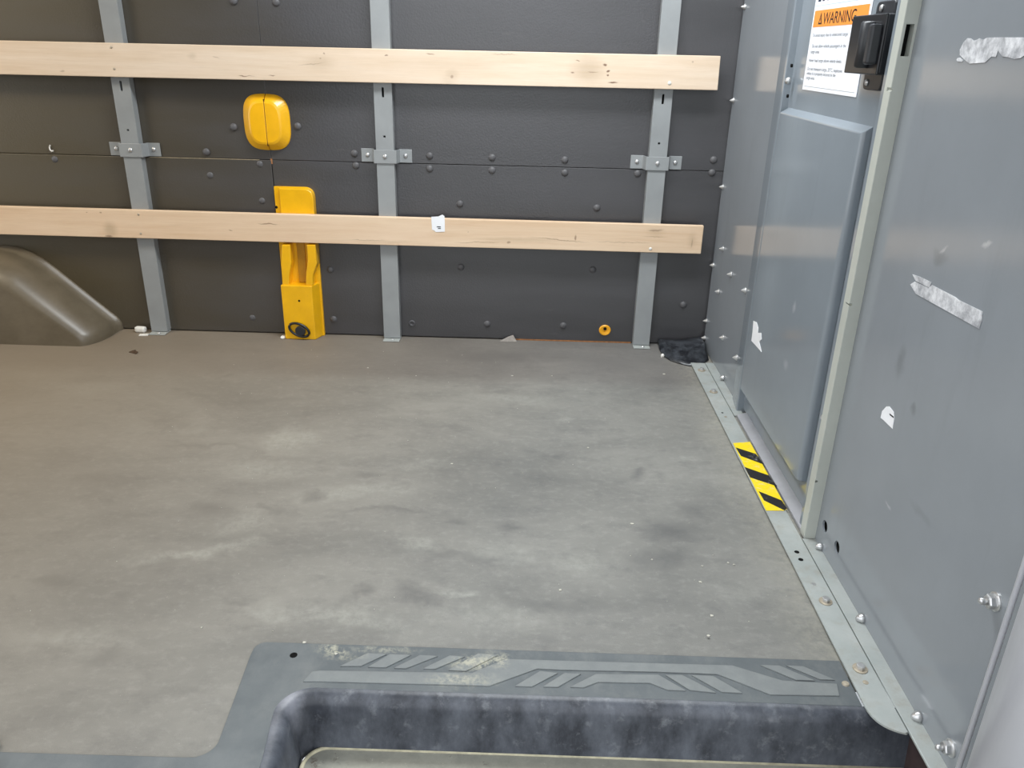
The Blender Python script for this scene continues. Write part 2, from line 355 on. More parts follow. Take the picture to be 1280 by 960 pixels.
# ================================================================ SETTING
# floor with a notch where the side step drops away
bm = new()
prism(bm, [(-3.2,2.56,-.03),(.645,2.56,-.03),(.645,1.39,-.03),(.597,1.39,-.03),(.597,.99,-.03),(-.40,.99,-.03),(-.40,.77,-.03),(-3.2,.77,-.03)], (0,0,.03))
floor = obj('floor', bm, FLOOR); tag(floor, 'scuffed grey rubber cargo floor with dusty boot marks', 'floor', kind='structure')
bm = new(); box(bm, -3.2, .66, .6, 2.62, 1.90, 1.94)
tag(obj('ceiling', bm, CEIL), 'plain pale roof lining of the cargo bay', 'ceiling', kind='structure')

# far side wall: backing + four film-faced panels + rivets
wl = empty('wall_left', (-1.3, YW, 0), 'dark film-faced side wall of the cargo bay with domed rivets', 'wall', kind='structure')
ZS, XS = .5665, -.7925
bm = new(); box(bm, -3.2, .66, YW+.012, YW+.05, -.02, 1.92); obj('wall_backing', bm, DARK, wl)
G = .0007
for x0, x1, z0, z1, dy in ((-3.2, XS-G, ZS+G, 1.9, .0015), (XS+G, .66, ZS+G, 1.9, 0), (-3.2, XS-G, .004, ZS-G, -.0025), (XS+G, .66, .004, ZS-G, 0)):
    bm = new(); box(bm, x0, x1, YW+dy, YW+.013, z0, z1); obj('wall_panel', bm, PANEL, wl, .0012)
bm = new(); box(bm, -.03, .36, YW-.002, YW+.004, .0005, .004); obj('panel_edge_strip', bm, EDGEWOOD, wl)
bm = new(); box(bm, -1.17, -.83, YW-.0028, YW+.004, ZS-.0016, ZS-.0002); obj('pale_panel_edge', bm, plain('pale_edge', S(150, 138, 116), .8, 0, .2, .25, 60), wl)  # thin pale strip along the left stretch of the seam
bm = new(); box(bm, XS-.003, XS+.003, YW-.002, YW+.004, ZS-.012, ZS+.004); obj('chipped_corner', bm, EDGEWOOD, wl)
RV = [(537,195),(537,211),(615,197),(615,213),(706,200),(706,216),(443,192),(445,207),(892,200),(890,216),(797,217),(575,255),(746,260),(576,334),(741,337),
      (609,405),(704,407),(413,337),(417,399),(316,397),(328,251),(854,381),(258,190),(263,219),(69,199),(372,158),(292,159),(325,205),(345,3),(292,1)]
proto = None
for q in RV:
    p = W(*q, YW)
    if proto is None:
        bm = new(); lathe(bm, p+Vector((0,.001,0)), (0,-1,0), [(.0115,0),(.0112,.0022),(.0085,.0052),(.0045,.0068),(0,.0074)], 14)
        proto = obj('rivet', bm, RIVET, wl, smooth=True); off = Vector((0, 0, 0)); base = wloc(proto) - p
    else: copy_at(proto, p+base, wl)
p = W(515,404,YW); bm = new(); lathe(bm, p, (0,-1,0), [(.011,0),(.011,.003),(.006,.004),(.005,.0005),(0,.0004)], 14); obj('rivet_socket', bm, RIVET, wl, smooth=True)
for q in ((65,185),):
    p = W(*q, YW); bm = new(); tube(bm, [p+Vector((math.cos(t)*.006, -.003, math.sin(t)*.009)) for t in [math.radians(a) for a in range(110, 320, 20)]], .0022, 6); obj('scratched_rivet_ring', bm, WHITE, wl)

# partition (front of the cargo bay)
wf = empty('wall_front', (XB+.01, 1.6, 0), 'glossy grey painted sheet metal partition behind the cab', 'wall', kind='structure')
bm = new(); box(bm, XB+.05, XB+.07, .55, 2.62, -.4, 1.92); obj('light_leak_backing', bm, DARK, wf)  # dark sheet added behind the partition to stop light leaking through its gaps
bm = new(); box(bm, XB, XB+.004, .70, 1.385, -.35, 1.9); npan = obj('near_panel', bm, SHEET, wf, .001)
hs = [new() for _ in range(2)]
for h, q in zip(hs, ((1031,658), (1046,684))): lathe(h, B(*q)-Vector((.02,0,0)), (1,0,0), [(.0125,0),(.0125,.05)], 24, 1, .95)
cut(npan, hs)
bm = new(); prism(bm, [(XB,2.0,.003),(XB,2.505,.003),(XB,2.515,.5),(XB,2.515,1.9),(XB,2.0,1.9)], (.004,0,0)); fpan = obj('far_panel', bm, SHEET, wf, .001)
h = new(); lathe(h, B(920,480)-Vector((.02,0,0)), (1,0,0), [(.009,0),(.009,.05)], 20); cut(fpan, [h])
bm = new(); prism(bm, [(XB-.012,1.985,.0),(XB-.012,1.996,.0),(XB-.004,2.07,.0),(XB+.012,2.07,.0),(XB+.012,1.985,.0)], (0,0,1.9)); obj('hinge_strip', bm, SHEETDOOR, wf, .0015)
for q in ((989,82),(984,120)):
    bm = new(); lathe(bm, B(*q, XB-.0085), (-1,0,0), [(.004,-.003),(.004,.0008),(0,.0008)], 10); obj('strip_hole', bm, DARK, wf)
bm = new(); lathe(bm, B(985,101,XB-.009), (-1,0,0), [(.008,-.004),(.008,.002),(.005,.006),(0,.007)], 12); obj('strip_bolt', bm, ZINC, wf, smooth=True)
# pointed screw tips on the far panel
proto = None
for q in [(930,9),(915,125),(903,233),(891.5,331),(904,311),(914,343),(898.5,364.5),(932,363),(881,422.5),(904,422),(921,447),(880,396)]:
    p = B(*q, XB-.0005); p.y = min(p.y, 2.495)
    if proto is None:
        bm = new(); lathe(bm, p, (-1,0,0), [(.0088,0),(.0084,.001),(.005,.0055),(.0022,.0105),(0,.0135)], 12)
        proto = obj('screw_tip', bm, ZINC, wf, smooth=True); base = wloc(proto)-p
    else: copy_at(proto, p+base, wf)
# bolts
def hexbolt(p, axis, r, h, name, parent, mat=ZINC, washer=RUST, wr=1.7):
    bm = new(); lathe(bm, p, axis, [(r*wr,0),(r*wr,h*.18),(r*1.2,h*.24)], 18); o = obj('washer' if parent else name, bm, washer, parent, smooth=False)
    bm = new(); lathe(bm, Vector(p)+Vector(axis)*h*.2, axis, [(r,0),(r,h*.72),(r*.8,h*.8),(0,h*.8)], 6); obj(name, bm, mat, o)
    return o
for q, r in (((1027,683),.0075), ((1079,773),.0085), ((1150,896),.0085), ((905,472),.0075)):
    p = B(*q); bm = new(); lathe(bm, p, (-1,0,0), [(r,0),(r,.004),(r*.78,.008),(r*.4,.012),(0,.0125)], 12); obj('flange_bolt', bm, ZINC, wf, smooth=True)
for q in ((1245,752), (1189,935)):
    p = B(*q); w = new(); lathe(w, p, (-1,0,0), [(.0125,0),(.0125,.002),(.011,.003)], 20); o = obj('panel_bolt', w, ZINC, wf)
    b = new(); lathe(b, p-Vector((.002,0,0)), (-1,0,0), [(.0095,0),(.0095,.008),(.008,.0095),(0,.0095)], 6); obj('bolt_nut', b, ZINC, o)
    b = new(); lathe(b, p-Vector((.011,0,0)), (-1,0,0), [(.0045,0),(.0045,.008),(.003,.010),(0,.010)], 10); obj('bolt_stud', b, ZINC, o, smooth=True)

# partition door with its raised pocket, edge flange and latch
dr = empty('door_1', (XB+.006, 1.7, 0), 'grey partition door with a raised lower pocket and black latch', 'door', kind='structure')
bm = new(); box(bm, XB+.005, XB+.010, 1.40, 1.992, .012, 1.9); obj('door_leaf', bm, SHEETDOOR, dr, .001)
XP = XB-.014
bm = new(); prism(bm, rounded([(XB+.006,1.478,.075),(XP,1.478,.075),(XP,1.976,.075),(XB+.006,1.976,.075)], [0,.012,.004,0], 6), (0,0,.713))
for v in bm.verts:
    if v.co.z > .5: v.co.z -= .012*(XB+.006-v.co.x)/(XB+.006-XP)
obj('door_pocket', bm, SHEETDOOR, dr, .002, smooth=False)
bm = new(); box(bm, XB-.016, XB+.006, 1.408, 1.424, .004, 1.9); obj('door_edge_flange', bm, SHEETDOOR, dr, .0015)
bm = new(); lathe(bm, B(1029,522,XB-.016), (-1,0,0), [(.006,0),(.006,.002),(.003,.004),(0,.004)], 10); obj('flange_rivet', bm, ZINC, dr)
# latch
lt = empty('latch', (0,0,0), 'black latch with a barrel handle'); lt.parent = dr; p = Vector((XB-.004,1.53,.84)); lt.location = p - wloc(dr)
XL = XB+.005
bm = new(); prism(bm, rounded([(XL,1.462,.846),(XL,1.540,.846),(XL,1.540,.988),(XL,1.462,.988)], .012, 5), (-.008,0,0)); obj('latch_plate', bm, BLACKPL, lt, .002)
bm = new(); box(bm, XL-.028, XL-.008, 1.436, 1.540, .872, .966); obj('latch_body', bm, BLACKPL, lt, .004)
bm = new(); box(bm, XL-.032, XL-.027, 1.430, 1.577, .872, .966); obj('latch_face', bm, BLACKMET, lt, .002)
bm = new(); lathe(bm, (XL-.036,1.482,.882), (0,0,1), [(.011,0),(.0145,.003),(.0145,.070),(.011,.073)], 18); obj('latch_barrel', bm, BLACKPL, lt, smooth=True)
bm = new(); box(bm, XL-.050, XL-.031, 1.434, 1.452, .888, .950); obj('latch_lever', bm, BLACKPL, lt, .004)
for y, z in ((1.514,.977), (1.520,.858)):
    bm = new(); lathe(bm, (XL-.008,y,z), (-1,0,0), [(.006,0),(.005,.003),(0,.004)], 12); obj('latch_screw', bm, ZINC, lt, smooth=True)

# door jamb post, floor flanges, sill
tj = empty('trim_1', (XB-.01, 1.385, 0), 'pale grey-green steel jamb strip beside the partition door', 'door jamb', kind='structure')
bm = new(); box(bm, XB-.022, XB+.012, 1.372, 1.398, .003, 1.9); jamb = obj('jamb_strip', bm, TRIMG, tj, .0012)
h = new(); a = W(1116,70,1.372); b_ = W(1131,30,1.372); box(h, XB-.017, XB-.004, 1.36, 1.392, a.z, b_.z)
hs = [h]
for q in ((1113.5,112),(1063,381),(1020.5,602)):
    h = new(); p = W(*q, 1.372); lathe(h, p+Vector((0,-.02,0)), (0,1,0), [(.0028,0),(.0028,.035)], 12); hs.append(h)
cut(jamb, hs)
bm = new(); box(bm, XB-.017, XB-.004, 1.388, 1.391, a.z, b_.z); obj('strike_slot', bm, DARK, tj)
tb = empty('baseboard_front', (XB-.013, 1.5, 0), 'pale steel angle flange along the foot of the partition', 'flange', kind='structure')
for ya, yb in ((.70, 1.371), (1.955, 2.345)):
    bm = new(); box(bm, XB-.0255, XB+.0015, ya, yb, .0005, .005); obj('flange_angle', bm, RAIL, tb, .001)
bm = new(); prism(bm, [(XB-.020,1.40,.002),(XB-.020,1.952,.002),(XB-.018,1.952,.010),(XB+.006,1.952,.016),(XB+.006,1.40,.016),(XB-.018,1.40,.010)][:0] or
      [(XB-.020,1.40,.001),(XB-.020,1.40,.008),(XB+.006,1.40,.016),(XB+.006,1.40,.001)], (0,.552,0)); obj('door_sill', bm, SILLM, tb, .001)

# rounded body pillar at the side opening
bm = new(); lathe(bm, (.603,.655,-.45), (0,0,1), [(.082,0),(.082,2.35)], 48)
pl = obj('trim_2', bm, PILLAR, None, smooth=False)
for f in pl.data.polygons: f.use_smooth = abs(f.normal.z) < .5
tag(pl, 'rounded pale grey body pillar at the edge of the side opening', 'pillar', kind='structure')
bm = new(); tube(bm, [(.5655,.7535,-.45),(.5655,.7535,1.9)], .0035, 8); obj('pillar_seam_bead', bm, PILLAR, pl, smooth=True)

# camera-side wall behind the side opening, and the ground outside
wr = empty('wall_right', (-2.0,.63,0), 'dark near side wall of the cargo bay beside the side opening', 'wall', kind='structure')
bm = new(); box(bm, -3.2, -1.0, .60, .655, -.05, 1.9); obj('wall_panel', bm, PANEL, wr, .004)
bm = new(); box(bm, -1.0, .66, .60, .655, 1.72, 1.9); obj('door_header', bm, PANEL, wr, .004)
bm = new(); box(bm, -9, 9, -12, .45, -.62, -.55); tag(obj('ground', bm, plain('concrete', S(120, 120, 118), .8, 0, .3, .12, 3)), 'plain grey concrete ground outside the side opening', 'ground', kind='structure')

# ================================================================ THINGS
# ---- boards
def board(name, mat, TL, TR, BL, BR, label):
    Yf, T = 2.471, .0185
    tl, tr, bl, br = (W(*q, Yf) for q in (TL, TR, BL, BR))
    def ext(a, b, x): return b + (a-b)*((x-b.x)/(a.x-b.x))
    X0 = -2.75; tl = ext(tl, tr, X0); bl = ext(bl, br, X0)
    root = empty(name, (bl+br)/2 + Vector((0, T/2, 0)), label, 'board', 'boards fixed across the posts')
    bm = new(); prism(bm, [bl, br, tr, tl], (0, T, 0)); obj('plank', bm, mat, root, .0018)
    return root
bu = board('wooden_board', WOODA, (0,50.5), (901,70), (0,93), (897,113), 'pale pine board screwed across the upper part of the posts')
bl_ = board('wooden_board', WOODB, (0,258), (880,282.5), (0,293), (876,317.5), 'pine board across the lower part of the posts, with a torn white sticker')
def screw(root, q, mat, r=.005):
    bm = new(); lathe(bm, W(*q, 2.4712), (0,-1,0), [(r,0),(r,.0008),(r*.6,.002),(0,.0022)], 12); obj('screw', bm, mat, root, smooth=True)
for q in ((837,104),): screw(bu, q, WHITESCREW, .0055)
for q in ((139,59),(143,86)): screw(bu, q, RUST, .0035)
for q in ((813,311),): screw(bl_, q, WHITESCREW, .005)
for q in ((173,268),(176,292)): screw(bl_, q, RUST, .0035)
stk = [(539,271),(548,270.5),(553,268.2),(555.5,270),(556,276),(556,289.5),(544.5,290),(543,288),(540,287)]
bm = new(); prism(bm, [W(*q, 2.4704) for q in stk], (0,-.0006,0)); st = obj('sticker', bm, PAPER, bl_); tag(st, 'torn white paper sticker')
for a in ((546,283,551,284),(547.5,285,551,286)):
    bm = new(); prism(bm, [W(a[0],a[1],2.4695), W(a[2],a[1],2.4695), W(a[2],a[3],2.4695), W(a[0],a[3],2.4695)], (0,-.0002,0)); obj('printed_mark', bm, INK, st)

# ---- steel posts
def make_post(xc, label):
    root = empty('steel_post', (xc, YW-.015, .0), label, 'post', 'grey posts on the dark wall')
    w = .027
    bm = new(); box(bm, xc-w, xc+w, YW-.030, YW-.001, .006, 1.9); ch = obj('channel', bm, POSTG, root, .003)
    hs = []
    for z0, z1, r in ((.758,.786,.0033), (.644,.650,.0035)):
        h = new(); prism(h, rounded([(xc-r,YW-.05,z0),(xc+r,YW-.05,z0),(xc+r,YW-.05,z1),(xc-r,YW-.05,z1)], .0025, 4), (0,.04,0)); hs.append(h)
    mod = ch.modifiers['bevel']; ch.modifiers.remove(mod); ch_w = wloc(ch); bpy.context.view_layer.update(); cut(ch, hs)
    b = ch.modifiers.new('bevel', 'BEVEL'); b.width = .003; b.segments = 2; b.limit_method = 'ANGLE'; b.angle_limit = math.radians(60)
    for z0, z1, r in ((.758,.786,.0033), (.644,.650,.0035)):
        bm = new(); box(bm, xc-r, xc+r, YW-.0215, YW-.021, z0, z1); obj('slot', bm, DARK, root)
    zb0, zb1 = .5685, .6085
    bm = new()
    pts = [(-.078,0),(-.039,0),(-.033,-.030),(.033,-.030),(.039,0),(.078,0),(.078,-.003),(.041,-.003),(.0345,-.0335),(-.0345,-.0335),(-.041,-.003),(-.078,-.003)]
    prism(bm, [(xc+x, YW-.0005+y, zb0) for x, y in pts], (0,0,zb1-zb0)); br = obj('bracket', bm, POSTG, root, .001)
    for x, y in ((-.058,-.0035),(.058,-.0035),(0,-.034)):
        bm = new(); lathe(bm, (xc+x, YW+y, (zb0+zb1)/2+.001), (0,-1,0), [(.0068,0),(.0066,.0015),(.004,.004),(0,.0045)], 12); obj('bracket_screw', bm, ZINC, br, smooth=True)
    bm = new(); box(bm, xc-.027, xc+.027, YW-.055, YW-.004, .0006, .004); obj('foot_plate', bm, RAIL, root, .001)
    bm = new(); lathe(bm, (xc+.004, YW-.044, .004), (0,0,1), [(.006,0),(.005,.003),(0,.004)], 10); obj('foot_screw', bm, ZINC, root, smooth=True)
    return root
post = make_post(-1.211, 'grey steel post beside the wheel arch')
for xc, lab in ((-.4345, 'grey steel post between the yellow housing and the orange plug'), (.390, 'grey steel post next to the black corner flap')):
    r = copy_tree(post, (xc, YW-.015, 0)); r['label'] = lab

# ---- yellow split cap on the wall
cp = W(334,152,YW-.004); cap = empty('yellow_cap', (cp.x, YW, .598), 'rounded yellow plastic cap split by a vertical crack', 'cap')
def superring(cx, cz, a, b, y, n=40, e=3.2):
    out = []
    for i in range(n):
        t = 2*math.pi*(i+.5)/n; c, s = math.cos(t), math.sin(t)
        out.append(Vector((cx+a*math.copysign(abs(c)**(2/e), c), y, cz+b*math.copysign(abs(s)**(2/e), s))))
    return out
ca, cb = .0705, .0815; ccx, ccz = (W(305,152,YW-.005).x+W(362,152,YW-.005).x)/2, (W(333,118,YW-.005).z+W(339,187,YW-.005).z)/2
for side in (-1, 1):
    bm = new(); rings = []
    for k, y, e in ((1.0,YW+.001,3.2),(1.0,YW-.004,3.2),(.965,YW-.007,3.2),(.70,YW-.024,3.),(.62,YW-.0265,3.),(.3,YW-.027,2.6)):
        rings.append([bm.verts.new(v) for v in superring(ccx, ccz, ca*k+(0 if k>.9 else 0), cb*k+(.006 if k<.9 else 0), y, 40, e)])
    for A, Bq in zip(rings, rings[1:]):
        for i in range(40): bm.faces.new((A[i], A[(i+1) % 40], Bq[(i+1) % 40], Bq[i]))
    bm.faces.new(rings[-1]); bm.faces.new(rings[0])
    xs = XS+.0005
    bmesh.ops.bisect_plane(bm, geom=bm.verts[:]+bm.edges[:]+bm.faces[:], plane_co=(xs+side*.0009,0,0), plane_no=(side,0,0), clear_inner=True)
    bmesh.ops.holes_fill(bm, edges=[e for e in bm.edges if e.is_boundary])
    o = obj('cap_half', bm, YELLOWCAP, cap, .0015)
bm = new(); box(bm, XS-.0015, XS+.0025, YW-.0245, YW, ccz-cb+.014, ccz+cb-.014); obj('crack_line', bm, CRACK, cap)

# ---- yellow housing on the wall
YF = 2.466
hx0, hx1 = -.782, -.664
hs_ = empty('yellow_housing', ((hx0+hx1)/2, YW-.02, 0), 'tall yellow steel housing with an open slot and a black ring', 'housing')
# back plate + side rails + top cap + base
bm = new(); prism(bm, [(v.x, YW-.012, v.z) for v in rounded([(hx0-.004,0,0),(hx1,0,0),(hx1,0,.488),(hx0-.004,0,.488)], [0,0,.032,.002], 7)], (0,.011,0)); obj('back_plate', bm, YELLOW, hs_, .002)
prof = [(YW-.010,.488),(YW-.030,.486),(YW-.042,.478),(YW-.048,.462),(YW-.048,.325),(YW-.010,.325)]
top = []
bm = new()
xz = rounded([(hx0+.012,0,.325),(hx1+.0,0,.325),(hx1+.0,0,.485),(hx0+.012,0,.485)], [0,0,.03,.004], 7)
prism(bm, [(v.x, YW-.0285, v.z) for v in xz], (0,.020,0)); obj('top_cap', bm, YELLOW, hs_, .008, seg=3)
bm = new(); box(bm, hx0-.006, hx0+.016, YW-.018, YW-.010, .19, .489); fl = obj('side_flange', bm, YELLOW, hs_, .0015)
bm = new(); lathe(bm, W(345.5,259,YW-.018), (0,-1,0), [(.0045,0),(.0045,.0008),(0,.0008)], 12); obj('flange_hole', bm, DARK, fl)
for pts in ([(352,306),(362.5,306),(364,330),(361.5,345),(361.5,357),(353,358),(351,330)], [(383,306),(394,306),(396,330),(391,345),(391,358),(382,357),(382.5,340),(384.5,325)]):
    P = [W(x, y, YF+.006) for x, y in pts]; bm = new(); prism(bm, P, (0, YW-.010-YF-.006, 0)); obj('slot_rail', bm, YELLOW, hs_, .003)
bm = new(); p0, p1 = W(361,357,YF), W(384,357,YF)
prism(bm, [(hx0-.002,YF,.0),(hx1-.020,YF,.0),(hx1-.004,YW-.01,.0),(hx0-.002,YW-.01,.0)], (0,0,.183)); obj('base_box', bm, YELLOW, hs_, .003)
bm = new(); box(bm, W(371,310,YW-.016).x, W(381,310,YW-.016).x, YW-.018, YW-.012, .184, .325); obj('inner_strip', bm, plain('inner_yellow_dull', S(176, 128, 16), .5), hs_, .001)
bm = new(); lathe(bm, W(374,376,YF), (0,-1,0), [(.0035,0),(.0035,.0007),(0,.0007)], 10); obj('base_hole', bm, DARK, hs_)
rc = W(374,412.5,YF-.006); ang = math.radians(24); A_, B_ = .034, .020
def ell(t, a, b, dy=0): 
    x, z = a*math.cos(t), b*math.sin(t); return rc + Vector((x*math.cos(ang)+z*math.sin(ang), dy, -x*math.sin(ang)+z*math.cos(ang)))
rc.z = max(rc.z, .031)
bm = new(); tube(bm, [ell(2*math.pi*i/28, A_, B_) for i in range(28)], .0042, 8, True); ring = obj('ring', bm, BLACKMET, hs_, smooth=True); tag(ring, 'black oval ring')
bm = new(); prism(bm, [ell(2*math.pi*i/20, .017, .0165, .002)+Vector((.004,0,-.003)) for i in range(20)], (0,-.006,0)); obj('ring_boss', bm, BLACKPL, ring, .002)

# ---- orange plug in the wall
p = W(756,412.5,YW); bm = new(); lathe(bm, p+Vector((0,.001,0)), (0,-1,0), [(.0195,0),(.0195,.004),(.017,.006),(.0065,.0045),(.0055,.002),(0,.002)], 24, 1, .93)
g = obj('wall_plug', bm, ORANGE, None, smooth=False); tag(g, 'small round orange plug low on the dark wall', 'plug')
bm = new(); lathe(bm, p+Vector((0,-.003,.006)), (0,-1,0), [(.0052,0),(.0052,.003),(0,.003)], 12); obj('plug_hole', bm, DARK, g)

# ---- wheel arch cover
out = rounded([(-1.352,0,0),(-1.352,0,.03),(-1.615,0,.272),(-2.45,0,.272),(-2.75,0,.03),(-2.75,0,0)], [0,.022,.085,.085,.022,0], 10)
n = len(out); nor = []
for i in range(n):
    d = (out[min(i+1,n-1)]-out[max(i-1,0)]).normalized(); nor.append(Vector((-d.z,0,d.x)) * -1)   # towards outside
for i in (0, n-1): nor[i] = Vector((1 if i == 0 else -1, 0, 0))
bm = new(); rings = []; YFR, R_, RO = 2.343, .12, .058
lo = [(YW-.001, -.006), (YW-.012, -.006), (YW-.014, 0.)]
lo += [(YFR+R_-R_*math.sin(math.radians(a)), RO*(1-math.cos(math.radians(a)))) for a in range(0, 91, 9)]
for y, ofs in lo:
    rg = []
    for i in range(n):
        v = out[i]; cx = -2.051; rg.append(bm.verts.new((cx+(v.x-cx)*(1-ofs/.70), y, v.z*(1-ofs/.272))))
    rings.append(rg)
for A, Bq in zip(rings, rings[1:]):
    for i in range(n-1): bm.faces.new((A[i], A[i+1], Bq[i+1], Bq[i]))
bm.faces.new(rings[-1])
wa = obj('wheel_arch_cover', bm, ARCH, None, smooth=True); tag(wa, 'dark moulded plastic wheel arch cover with a sloping rounded end', 'wheel arch')

# ---- steel floor plate beside the partition
X0, X1 = .5255, .5688
fp = empty('floor_plate', ((X0+X1)/2, 1.6, 0), 'long pale grey steel floor plate with bolts and a rounded end', 'floor plate')
bm = new(); prism(bm, rounded([(X0,2.335,.0042),(X1,2.335,.0042),(X1,.872,.0042),(X0,.882,.0042)], [0,0,.004,.042], 10), (0,0,.003)); obj('plate', bm, RAIL, fp, .0008)
for q in ((877,463),(892,490),(1032,752),(1075,836)): hexbolt(F(*q, .0073), (0,0,1), .0068, .008, 'plate_bolt', fp)
for q, r, mt in (((907,521),.004,RUST),((903,516),.003,DARK),((996,690),.0048,DARK),((1001,699.5),.0048,DARK),((1017,730),.004,ZINC),((1082,853),.0045,RUST)):
    bm = new(); lathe(bm, F(*q, .0073), (0,0,1), [(r,0),(r,.0004),(0,.0004)], 14); obj('plate_hole', bm, mt, fp)
# hazard tape stuck on the plate
def z3(x, y): return (820+x/4, 420+y/4)
tape = [z3(*q) for q in ((385,536),(470,530),(655,865),(640,874),(550,873))]
hz_ = empty('hazard_tape', F(948,595,.0078), 'yellow and black striped hazard tape on the steel floor plate', 'tape')
bm = new(); prism(bm, [F(*q, .0076) for q in tape], (0,0,.0005)); obj('tape_base', bm, HAZY, hz_)
for st_ in ([(398,557),(500,590),(540,643),(425,600)], [(443,655),(563,697),(607,752),(470,707)], [(513,776),(628,822),(655,862),(642,872),(540,822)]):
    bm = new(); prism(bm, [F(*z3(*q), .0082) for q in st_], (0,0,.0002)); obj('black_stripe', bm, HAZK, hz_)

# ---- step mat
def arc(c, r, a0, a1, n=8): return [(c[0]+r*math.cos(math.radians(a0+(a1-a0)*i/n)), c[1]+r*math.sin(math.radians(a0+(a1-a0)*i/n))) for i in range(n+1)]
nose = [(.597,.925),(.2,.926),(-.1,.926)] + arc((-.297,.876), .05, 90, 178, 10) + [(-.338,.80),(-.325,.60)]
ZT = .0035
sm = empty('step_liner', (.0,.93,-.16), 'black moulded rubber step liner with slanted tread pads and a dusty lower tread', 'step liner')
outer = [(-1.7,.60),(-1.7,.783),(-.445,.792)] + arc((-.437,.822), .03, 270, 352, 6)[1:] + [(-.4185,.99)] + arc((-.400,1.004), .0185, 170, 92, 5) + [(.524,1.0225),(.524,.9255)]
inn = [q for q in nose if q[0] < .52]
bm = new(); prism(bm, [(x, y, -.012) for x, y in outer + inn], (0,0,ZT+.012)); 
# leave the slab clear of the cargo floor: the mat top only is proud of it
mt_ = obj('mat_top', bm, RUBBER, sm, .0012)
bm = new(); rings = []
pr = [(0,ZT),(.006,ZT-.0005),(.012,ZT-.003),(.018,ZT-.008),(.0215,ZT-.016),(.024,-.03),(.0305,-.084),(.034,-.092),(.0,-.098)]
N = len(nose)
for i, (x, y) in enumerate(nose):
    a = Vector(nose[max(i-1,0)]); b = Vector(nose[min(i+1,N-1)]); d = (b-a).normalized(); nn = Vector((-d.y, d.x))
    if i < 3: nn = Vector((0,-1))
    # outward = towards the well
    if nn.dot(Vector((.1,.6))-Vector((x,y))) < 0: nn = -nn
    rings.append([bm.verts.new((x+nn.x*o, y+nn.y*o, z)) for o, z in pr])
for A, Bq in zip(rings, rings[1:]):
    for k in range(len(pr)-1): bm.faces.new((A[k], A[k+1], Bq[k+1], Bq[k]))
ri = obj('mat_riser', bm, RISER, sm, smooth=True)
def pads(pts): 
    bm = new(); prism(bm, [F(x, y, ZT-.0005) for x, y in pts], (0,0,.0026)); obj('tread_pad', bm, PAD, sm, .0008)
def z7(l): return [(400+x/4, 720+y/4) for x, y in l]
def z6(l): return [(700+x/4, 720+y/4) for x, y in l]
for q in ([(100,455),(205,455),(335,395),(240,390)], [(240,460),(330,462),(455,400),(350,395)], [(370,465),(430,467),(590,405),(500,400)], [(515,468),(575,470),(725,408),(650,402)],
          [(640,475),(730,480),(890,400),(790,392)], [(975,555),(1060,558),(1190,490),(1100,480)], [(1115,558),(1190,560),(1305,494),(1222,490)]): pads(z7(q))
pads([(379,853),(390,841),(400,839.5),(590,842.5),(632,825),(700,827),(915,833),(978,852),(1046,856),(1049,871),(963,869.5),(897,844),(820,841),(700,838.5),(672,837),(612,858.5),(400,853)])
for q in ([(50,560),(120,562),(190,535),(450,540),(540,575),(630,578),(490,498),(180,495)], [(650,576),(780,588),(680,535),(610,500),(525,499)], [(810,585),(912,590),(765,505),(655,500)],
          [(1000,450),(1180,525),(1275,528),(1095,452)], [(1130,452),(1300,522),(1375,525),(1215,456)]): pads(z6(q))
for q in ((367,819),):
    bm = new(); lathe(bm, F(*q, ZT), (0,0,1), [(.006,0),(.006,.0004),(0,.0004)], 12); obj('mat_hole', bm, DARK, sm)
bm = new(); lathe(bm, F(1057,855,ZT), (0,0,1), [(.006,0),(.005,.002),(0,.0025)], 12); obj('mat_stud', bm, RUST, sm)
# dusty lower tread
lt_ = sm
corner = arc((-.278,.862), .034, 180, 90, 8)
bm = new(); prism(bm, [(x, y, -.12) for x, y in [(-.300,.50)]+corner+[(.59,.896),(.59,.50)]], (0,0,.034)); tag(obj('lower_tread', bm, TREAD, lt_, .002), 'dusty grey lower tread')
bm = new(); pth = [(-.300,.50),(-.306,.70)]+arc((-.274,.862), .035, 180, 90, 8)+[(.1,.8975),(.59,.8955)]
tube(bm, [(x, y, -.0865) for x, y in pth], .0036, 6); obj('tread_edge', bm, CHALK, lt_, smooth=True)
bm = new(); box(bm, .5905, .5965, .48, .915, -.12, -.0005); obj('side_skirt', bm, plain('rusty_dark', S(66, 54, 54), .6, 0, .3, .3, 30), sm)
bm = new(); box(bm, -.33, .597, .48, .90, -.16, -.121); obj('step_pan', bm, BLACKPL, lt_)

